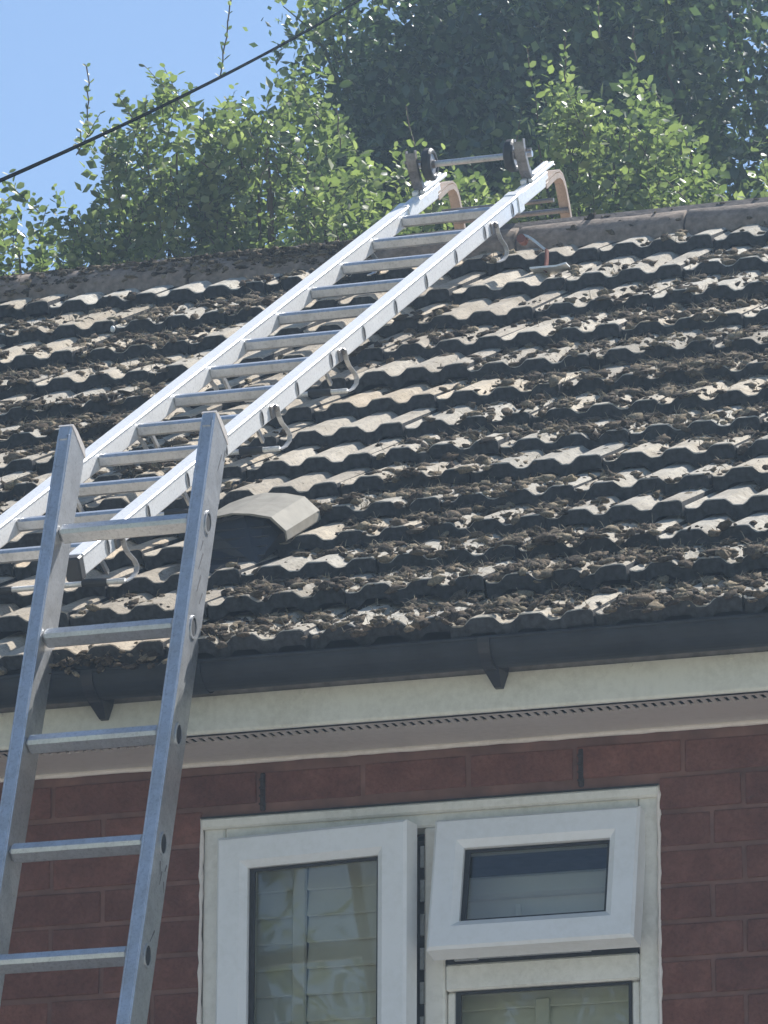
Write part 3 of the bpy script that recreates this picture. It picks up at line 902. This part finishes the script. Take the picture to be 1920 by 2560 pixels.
# bearers: bracket, bent strap and rubber-tipped bar lying on the tiles
strapP = [(.0, .155), (.004, .13), (.016, .112), (.046, .088), (.056, .072), (.045, .062), (.012, .058), (-.03, .062)]
for s_ in (S0-.19, S0-SP*6+.08, S0-SP*8+.085, S0-SP*10+.085, S0-SP*12+.07):
    for sx, xo in ((1, LXb), (-1, LXa)):
        b = MB()
        b.box(RF(xo+sx*.003, s_-.014, LH-.003), (.005, .026, .030), T=ROTX, ch=.0015)
        b.box(RF(xo+sx*.008, s_-.002, LH+.002), (.010, .010, .016), T=ROTX, ch=.003)
        brk = b.build('bearer_bracket', MT['steel'], rl)
        b = MB(); b.strap([(s_+a, c) for a, c in strapP], fRF, min(xo+sx*.004, xo+sx*.015), max(xo+sx*.004, xo+sx*.015), .003)
        b.build('bent_strap', MT['alu_old'], brk)
    if s_ > 3.3: continue
    for xo in (LXa+LW+.004, LXb-LW-.010):
        b = MB(); b.strap([(s_-.03, LH-.02), (s_-.012, LH-.045), (s_+.01, .075)], fRF, xo, xo+.006, .012); b.build('bearer_stay', MT['alu_old'], rl)
    b = MB(); b.tube([RF(LXa-.01, s_-.028, .066), RF(LXb+.010, s_-.028, .064)], .006, 10); br = b.build('bearer_bar', MT['alu'], rl)
    for xa, xb in ((LXb-.085, LXb-.030), (LXa+.03, LXa+.085)):
        b = MB(); b.tube([RF(xa, s_-.028, .066), RF(xb, s_-.028, .064)], .009, 12); b.build('rubber_sleeve', MT['rubber'], br)

# ------------------------------------------------------------------ lean-to ladder
LL = 1.26185; lx, ly, lz = -.1979, -.3084, .5547
cl, sl = math.cos(LL), math.sin(LL)
def LF(x, u, n): return Vector((x, ly+cl*u-sl*n, lz+sl*u+cl*n))   # n<0 is towards the wall? n>0 towards viewer
# viewer-facing normal is (0,-sin,cos)
rw, rdp = .029, .086
ROTL = Matrix.Rotation(LL, 3, 'X')
uTop = .236; uBot = (GZ+.02-lz)/sl
lad = thing('extension_ladder', tuple(LF(-.06, uBot, 0)), 'weathered grey aluminium ladder leaning against the gutter left of the window', 'ladder')
NF = .018
rails = []
for xa in (lx-rw-.001, lx+.283):
    b = MB(); uc = (uTop+uBot)/2
    b.box(LF(xa+rw/2, uc, NF-rdp/2), (rw, uTop-uBot, rdp), T=ROTL, ch=.0035)
    for xx in (xa+.0035, xa+rw-.0035):
        b.box(LF(xx, uc-.01, NF+.0005), (.004, uTop-uBot-.03, .004), T=ROTL, ch=.001)
    b.box(LF(xa+rw/2, uTop-.02, NF+.001), (rw-.012, .03, .003), T=ROTL)
    o = b.build('rail', MT['alu_old'], lad); rails.append(o)
    b = MB(); b.extrude([(uTop-.002, NF), (uTop+.004, NF-.004), (uTop+.004, NF-.03), (uTop-.004, NF-.07), (uTop-.020, NF-rdp-.001), (uTop-.026, NF-rdp-.001), (uTop-.006, NF-.05)][:6],
                        lambda p, q, t: LF(t, p, q), xa-.001, xa+rw+.001)
    b.build('end_cap', MT['bead'], o)
    b = MB(); b.box(LF(xa+rw/2, uBot-.01, NF-rdp/2), (rw+.006, .04, rdp+.006), T=ROTL, ch=.004); b.build('rubber_foot', MT['rubber'], o)
k = 0
while True:
    u = -.25*k
    if u < uBot+.15: break
    b = MB()
    b.box(LF(lx+.1415, u-.016, -.008), (.283, .030, .036), T=Matrix.Rotation(LL-math.radians(20), 3, 'X'), ch=.0065)
    for sx, xo in ((1, lx+.283+rw), (-1, lx-rw-.001)):
        ro = [(.0265*math.sin(2*math.pi*j/16), .0185*math.cos(2*math.pi*j/16)) for j in range(16)]
        ri = [(.0215*math.sin(2*math.pi*j/16), .0140*math.cos(2*math.pi*j/16)) for j in range(16)]
        uc, ncn = u-.010, NF-.040
        vs = [LF(xo+sx*.0004, uc+p, ncn+q) for p, q in ro]+[LF(xo+sx*.0024, uc+p, ncn+q) for p, q in ro]+[LF(xo+sx*.0024, uc+p, ncn+q) for p, q in ri]+[LF(xo+sx*.0008, uc+p, ncn+q) for p, q in ri]
        fs = [(r_*16+j, r_*16+(j+1) % 16, (r_+1)*16+(j+1) % 16, (r_+1)*16+j) for r_ in range(3) for j in range(16)]
        b.add(vs, fs); b.add(vs[48:64], [tuple(range(16))], 1)
    b.build('rung', [MT['alu_old'], MT['dark']], lad); k += 1
# scuffs and dents on the right rail
xo = lx+.283+rw
for u, n_, L, a in ((-.085, -.02, .05, .25), (-.135, -.025, .05, .22), (-.165, -.045, .035, .3), (-.06, -.012, .03, .2), (-.80, -.02, .03, -.3), (-.815, -.035, .035, .1), (-.83, -.05, .025, -.3), (-.79, -.055, .02, .3), (-.945, -.04, .04, .45), (.17, -.045, .05, .2), (.19, -.06, .03, .1)):
    b = MB(); d = Vector((math.cos(a), -math.sin(a))); q = Vector((math.sin(a), math.cos(a)))*.0022
    c = Vector((u, n_)); e = c-d*L*.9
    pts = [c+q, c-q, e-q*.4, e+q*.4]
    b.extrude([(p.x, p.y) for p in pts], lambda p, q_, t: LF(t, p, q_), xo-.001, xo+.0006)
    b.build('scuff_mark', MT['steel'], rails[1])

# ------------------------------------------------------------------ small things on the roof
P0 = Vector((-.057, 2.578, 1.990))
br = thing('bent_bracket', tuple(P0), 'small bent metal bracket with a round red end standing on the tiles below the ridge', 'bracket')
f2 = lambda p, q, t: Vector((p, P0.y+t, q))
b = MB(); b.strap([(-.112, 2.088), (-.100, 2.083), (-.086, 2.073), (-.070, 2.058), (-.055, 2.044)], f2, -.012, .012, .006); b.build('arm', MT['alu_old'], br)
b = MB(); b.strap([(-.053, 2.046), (-.053, 2.02), (-.057, 1.988)], f2, -.011, .009, .0045); b.build('post', MT['red'], br)
b = MB(); b.tube([(-.118, P0.y-.014, 2.079), (-.118, P0.y+.014, 2.079)], .0115, 18); b.build('end_cap', MT['red'], br)
b = MB(); b.strap([(-.090, 1.992), (-.02, 1.991), (.006, 1.996)], f2, -.03, .03, .005); b.build('foot', MT['alu'], br)
pc = RF(-1.158, 3.156, .046)
A = RVAR[0]; v = IV*np.array([.0065, .0065, .0095])
pb = Bulk(); pb.add(v+np.array(pc), IF)
pb.build('pebble', MT['white'], smooth=True, label='small white egg-shaped pebble lying on the tiles left of the ladder', cat='pebble')

# ------------------------------------------------------------------ overhead cable

A_, B_c = Vector((-.476, 0, 1.427)), Vector((-1.933, 6.0, 4.052))
d_ = B_c-A_
path = []
for q in range(41):
    t = -1.2+3.6*q/40
    path.append(A_+d_*t+Vector((0, 0, -.05*t*(1-t))))
b = MB(); b.tube(path, .0047, 8)
b.build('overhead_cable', MT['cable'], label='thin black overhead cable rising to the right across the blue sky', cat='cable', smooth=True)

# ------------------------------------------------------------------ foliage
LEAF = np.array([(0, 0, 0), (.30, .30, .02), (.70, .33, .01), (1, 0, -.06), (.70, -.33, .01), (.30, -.30, .02), (.33, 0, -.05), (.68, 0, -.06)])
LEAF[:, 1] *= 1.0
LF_T = np.array([(0, 5, 6), (0, 6, 1), (5, 4, 7), (5, 7, 6), (1, 6, 7), (1, 7, 2), (4, 3, 7), (2, 7, 3)])
LEAF2 = np.array([(0, 0, 0), (.45, .32, .03), (1, 0, -.05), (.45, -.32, .03), (.5, 0, -.05)])
LF_T2 = np.array([(0, 3, 4), (0, 4, 1), (1, 4, 2), (3, 2, 4)])
def leaves(P, D, S, r, simple_=False, up=.55):
    """P bases, D directions, S sizes -> verts, faces"""
    Lm, Tm = (LEAF2, LF_T2) if simple_ else (LEAF, LF_T)
    D = D/np.linalg.norm(D, axis=1)[:, None]
    Nn = r.normal(size=D.shape); Nn[:, 2] += up*1.6
    Nn -= D*(Nn*D).sum(1)[:, None]; Nn /= np.linalg.norm(Nn, axis=1)[:, None]
    B = np.cross(Nn, D)
    wd = r.uniform(.75, 1.1, len(P))
    V = P[:, None, :] + S[:, None, None]*(D[:, None, :]*Lm[None, :, 0:1] + B[:, None, :]*Lm[None, :, 1:2]*wd[:, None, None] + Nn[:, None, :]*Lm[None, :, 2:3])
    F = (np.arange(len(P))[:, None, None]*len(Lm) + Tm[None]).reshape(-1, 3)
    return V.reshape(-1, 3), F
def shrub(name, label, cx, cy, outline, nshoot, nfill, leaf, m, seed, dy=.42, zlow=2.75, group=None, sprigs=(), cat='shrub', lit=1.0):
    """outline: list of (x, ztop) giving the height of the crown; built to its own depth"""
    r = np.random.default_rng(seed)
    t = thing(name, (cx, cy, GZ), label, cat, group)
    ox = np.array([o[0] for o in outline]); oz = np.array([o[1] for o in outline])
    x0, x1 = ox[0], ox[-1]
    crown = Bulk(); stems = MB()
    Ps, Ds, Ss = [], [], []
    for q in range(nshoot):
        x = r.uniform(x0, x1); yy = r.uniform(-1, 1)
        top = np.interp(x, ox, oz)-.30*yy*yy
        top += .13*mnoise.noise(Vector((x*5.3+seed, yy*2, .5)))+.06*mnoise.noise(Vector((x*14+seed, yy*3, 2.5)))
        h = r.random()**1.5
        z = top - h*(top-zlow) - .02
        y = cy+yy*dy
        if h > .12: y = cy+dy*(-1+r.random()*.5) if r.random() < .6 else y
        if mnoise.noise(Vector((x*7.5+seed, y*5, z*7.5))) < -.08 and r.random() < .9: continue
        L = r.uniform(.08, .22)
        lean = np.array([r.normal()*.45, -.25*(y < cy)+r.normal()*.35, 1.0 if h < .25 else r.uniform(.2, 1)])
        lean /= np.linalg.norm(lean)
        b0 = np.array([x, y, z])-lean*L*.8
        n = int(L/.0115)
        for k in range(n):
            f = (k+.5)/n
            a = k*2.4+r.uniform(0, .6)
            side = np.array([math.cos(a), math.sin(a), 0.0])
            d = side+lean*r.uniform(.3, .9)
            Ps.append(b0+lean*L*f); Ds.append(d); Ss.append(leaf*r.uniform(.5, 1.2)*(1-.35*f*f))
        if h < .4 and q % 2 == 0:
            stems.tube([b0, b0+lean*L], [.0022, .001], 4, caps=False)
    for x, zb_, zt in sprigs:
        n = int((zt-zb_)/.024); y = cy-dy*.5; xx = x; drift = r.normal()*.0028
        pts = []
        for k in range(n):
            f = k/max(1, n-1); xx += r.normal()*.004+drift
            p = np.array([xx, y, zb_+(zt-zb_)*f]); pts.append(p)
            for sd in (0, 3.14):
                if r.random() < .08: continue
                a = k*1.6+sd; Ps.append(p); Ds.append(np.array([math.cos(a), math.sin(a), .9])); Ss.append(leaf*r.uniform(.6, 1.0)*(1-.5*f))
        if len(pts) > 1: stems.tube(pts, .0026, 5, caps=False)
    P, D, S = np.array(Ps), np.array(Ds), np.array(Ss)
    V, F = leaves(P, D, S, r); crown.add(V, F)
    # inner, shaded leaves
    xs = r.uniform(x0, x1, nfill); ys = cy+r.uniform(-.55, 1.0, nfill)*dy
    tops = np.interp(xs, ox, oz)-.10-.25*((ys-cy)/dy)**2
    zs = zlow+(tops-zlow)*r.random(nfill)
    V, F = leaves(np.stack([xs, ys, zs], 1), r.normal(size=(nfill, 3))+np.array([0, 0, .3]), leaf*r.uniform(.8, 1.5, nfill), r, True)
    crown.add(V, F)
    crown.build('crown', MT[m], t)
    # trunk and limbs
    top = float(oz.max())
    stems.tube([(cx, cy, GZ), (cx+.03, cy, GZ+3), (cx-.02, cy, zlow), (cx, cy, (zlow+top)/2)], [.075, .06, .04, .012], 9)
    for q in range(14):
        bx = x0+(x1-x0)*(q+.5)/14; bz = float(np.interp(bx, ox, oz))-.30
        stems.tube([(cx, cy, zlow-.5+.1*(q % 3)), ((cx+bx)/2, cy+r.uniform(-.1, .1), zlow+.1), (bx, cy+r.uniform(-.3, .3), bz)], [.025, .014, .003], 6)
    stems.build('trunk', MT['bark'], t)
    return t
HG = 'evergreen shrubs growing behind the ridge'
shrub('shrub', 'low leafy shrub at the far left behind the ridge', -3.05, 6.45,
      [(-3.75, 3.75), (-3.45, 3.86), (-3.17, 3.93), (-3.10, 3.82), (-2.98, 3.80), (-2.93, 3.75), (-2.88, 3.79), (-2.80, 3.74), (-2.70, 3.76), (-2.6, 3.7)], 800, 3200, .041, 'leafA', 11, group=HG,
      )
shrub('shrub', 'tall round topped leafy shrub left of the roof ladder, crossed by the cable', -2.55, 6.5,
      [(-2.84, 3.62), (-2.80, 3.95), (-2.74, 4.06), (-2.68, 4.11), (-2.6, 4.15), (-2.5, 4.16), (-2.43, 4.08), (-2.36, 4.05), (-2.28, 3.95)], 620, 2300, .041, 'leafA', 12, group=HG,
      sprigs=((-2.77, 3.90, 4.14),))
shrub('shrub', 'leafy shrub with a tall thin bare shoot standing against the sky', -2.2, 6.5,
      [(-2.42, 3.7), (-2.37, 4.05), (-2.30, 4.13), (-2.22, 4.12), (-2.12, 4.15), (-2.04, 4.09), (-1.95, 3.95), (-1.87, 3.76)], 560, 2200, .041, 'leafA', 13, group=HG,
      sprigs=((-2.32, 4.05, 4.32),))
shrub('shrub', 'low leafy shrub seen between the rails of the roof ladder', -1.66, 6.4,
      [(-2.0, 3.6), (-1.93, 3.74), (-1.84, 3.79), (-1.74, 3.72), (-1.66, 3.74), (-1.58, 3.80), (-1.5, 3.76), (-1.4, 3.72), (-1.3, 3.66)], 380, 1500, .041, 'leafA', 14, group=HG,
      sprigs=((-1.86, 3.72, 3.86), (-1.6, 3.7, 3.84)))
shrub('shrub', 'bright pointed leafy shrub right of the ladder top, before the dark tree', -1.0, 6.4,
      [(-1.34, 3.6), (-1.27, 3.70), (-1.22, 3.90), (-1.17, 3.93), (-1.13, 3.86), (-1.07, 3.95), (-1.02, 4.02), (-.98, 4.05), (-.95, 3.95), (-.90, 3.88), (-.86, 3.94), (-.82, 3.86), (-.76, 3.80), (-.72, 3.68), (-.66, 3.5)], 820, 2000, .041, 'leafA', 15, group=HG,
      sprigs=((-1.21, 3.86, 3.99), (-.99, 4.0, 4.11), (-1.11, 3.86, 4.03), (-.86, 3.9, 4.02)))
shrub('shrub', 'low leafy shrub at the far right edge behind the ridge', -.45, 6.45,
      [(-.75, 3.48), (-.66, 3.58), (-.58, 3.68), (-.5, 3.70), (-.35, 3.72), (-.2, 3.66), (0.0, 3.66), (.2, 3.5)], 420, 1500, .041, 'leafA', 16, group=HG)

# the big dark tree behind
tr = thing('tree', (-1.45, 9.9, GZ), 'large dark dense evergreen tree towering behind the shrubs at the top right', 'tree')
r = np.random.default_rng(40)
cen = np.array([-1.3, 10.0, 4.55])
crown = Bulk()
lob = []
for q in range(130):
    a = r.uniform(0, 6.28); zz = r.uniform(-1.6, 1.45)
    w = math.sqrt(max(.05, 1-(max(0, zz)/1.9)**2))
    rad = r.uniform(.45, 1.0)
    lob.append(cen+np.array([2.05*w*math.cos(a)*rad, 1.45*w*math.sin(a)*rad, zz]))
for q in range(34): lob.append(np.array([r.uniform(-2.95, -2.35), r.uniform(9.2, 10.2), r.uniform(3.9, 5.5)]))
lob = np.array(lob)
def lobe_pts(n, r, rad, surf_bias):
    k = r.integers(0, len(lob), n); d = r.normal(size=(n, 3)); d /= np.linalg.norm(d, axis=1)[:, None]
    return lob[k]+d*(rad*(r.random(n)**surf_bias))[:, None]*np.array([1, 1, .8]), d
P, D = lobe_pts(80000, r, .56, .45)
keep = (P[:, 0] > -3.22-.06*np.sin(P[:, 2]*5)-.05*np.sin(P[:, 2]*13))
P, D = P[keep], D[keep]
V, F = leaves(P, D+r.normal(size=D.shape)*.7+np.array([0, 0, .35]), r.uniform(.028, .046, len(P)), r, True); crown.add(V, F)
P, D = lobe_pts(120000, r, .50, .5)
keep = P[:, 0] > -3.12
P = P[keep]
V, F = leaves(P, r.normal(size=P.shape), r.uniform(.04, .07, len(P)), r, True); crown.add(V, F)
crown.build('crown', MT['leafB'], tr)
b = MB(); b.tube([(-1.3, 9.95, GZ), (-1.27, 9.98, 0), (-1.22, 10.0, 3), (-1.2, 10, 5), (-1.2, 10, 6)], [.24, .2, .15, .07, .02], 12)
for q in range(26):
    c = lob[q]; z = r.uniform(2.0, 4.6)
    b.tube([(-1.2, 10, z), tuple((c+np.array([-1.2, 10, z]))/2+np.array([0, 0, .15])), tuple(c)], [.03, .016, .004], 7)
b.build('trunk', MT['bark'], tr)
# sunlit ivy shoots on the top left edge and upper middle of that tree
def tuft(label, x, y, z, sx, sz, n, seed):
    r = np.random.default_rng(seed); t = thing('climbing_ivy', (x, y, z-sz), label, 'ivy')
    P = np.stack([x+r.normal(size=n)*sx*.5, y+r.normal(size=n)*.16, z+r.normal(size=n)*sz*.5], 1)
    V, F = leaves(P, r.normal(size=(n, 3))+np.array([0, -.2, .6]), r.uniform(.030, .046, n), r); c = Bulk(); c.add(V, F); c.build('leaves', MT['leafA'], t)
    b = MB()
    for q in range(9): b.tube([(x+r.normal()*.03, y+.25, z-sz*1.2), tuple(P[q]*.5+np.array([x, y+.2, z-sz*.4])*.5), tuple(P[q])], [.007, .004, .002], 5)
    b.build('vine', MT['stem'], t)
tuft('light green ivy growing on the upper left edge of the dark tree', -2.90, 9.0, 5.27, .13, .16, 300, 61)
tuft('light green ivy hanging in the upper part of the dark tree above the pointed shrub', -1.78, 8.6, 5.16, .22, .16, 330, 62)
tuft('pale green ivy in the top right corner of the picture on the dark tree', -1.50, 8.6, 5.06, .10, .16, 110, 63)

# garden trees on the near side, mirrored in the window panes
def garden_tree(x, y, h, rad, seed, label):
    r = np.random.default_rng(seed); t = thing('garden_tree', (x, y, GZ), label, 'tree', 'trees in the front garden')
    c = np.array([x, y, GZ+h*.56]); n = 26000
    lb = c+r.normal(size=(26, 3))*np.array([rad*.5, rad*.45, h*.22])
    k = r.integers(0, 26, n); d = r.normal(size=(n, 3)); d /= np.linalg.norm(d, axis=1)[:, None]
    P = lb[k]+d*(rad*.38*r.random(n)**.4)[:, None]
    V, F = leaves(P, d+r.normal(size=d.shape)*.5, r.uniform(.12, .22, n), r, True); cr_ = Bulk(); cr_.add(V, F); cr_.build('crown', MT['leafA'], t)
    b = MB(); b.tube([(x, y, GZ), (x+.1, y, GZ+h*.3), (x, y, GZ+h*.7)], [.28, .2, .05], 10)
    for q in range(12): b.tube([(x, y, GZ+h*.35), tuple((lb[q]+np.array([x, y, GZ+h*.4]))/2), tuple(lb[q])], [.05, .03, .01], 6)
    b.build('trunk', MT['bark'], t)
for q, (x, y, h, rad) in enumerate(((-7.5, -25, 16, 4.2), (-14.5, -28, 17, 4.6), (-1.5, -31, 15, 4.4), (6.5, -30, 13, 3.8))):
    garden_tree(x, y, h, rad, 80+q, 'tall broad leafy tree across the front garden, '+('second from the left of four', 'leftmost of the four', 'third from the left of four', 'rightmost of the four')[q])

# ------------------------------------------------------------------ thin summer haze in the sunlit air
m, nt, b_ = mat('haze_air'); nt.nodes.remove(b_)
pv = nt.nodes.new('ShaderNodeVolumePrincipled')
pv.inputs['Color'].default_value = (.60, .79, 1.0, 1); pv.inputs['Density'].default_value = .0030; pv.inputs['Anisotropy'].default_value = .55
nt.links.new(pv.outputs[0], nt.nodes['Material Output'].inputs['Volume'])
b = MB(); b.box((-2, -4, 3.0), (60, 76, 17.0))
b.build('haze', m, kind='stuff', label='thin bluish summer haze in the air over the house and garden', cat='haze')
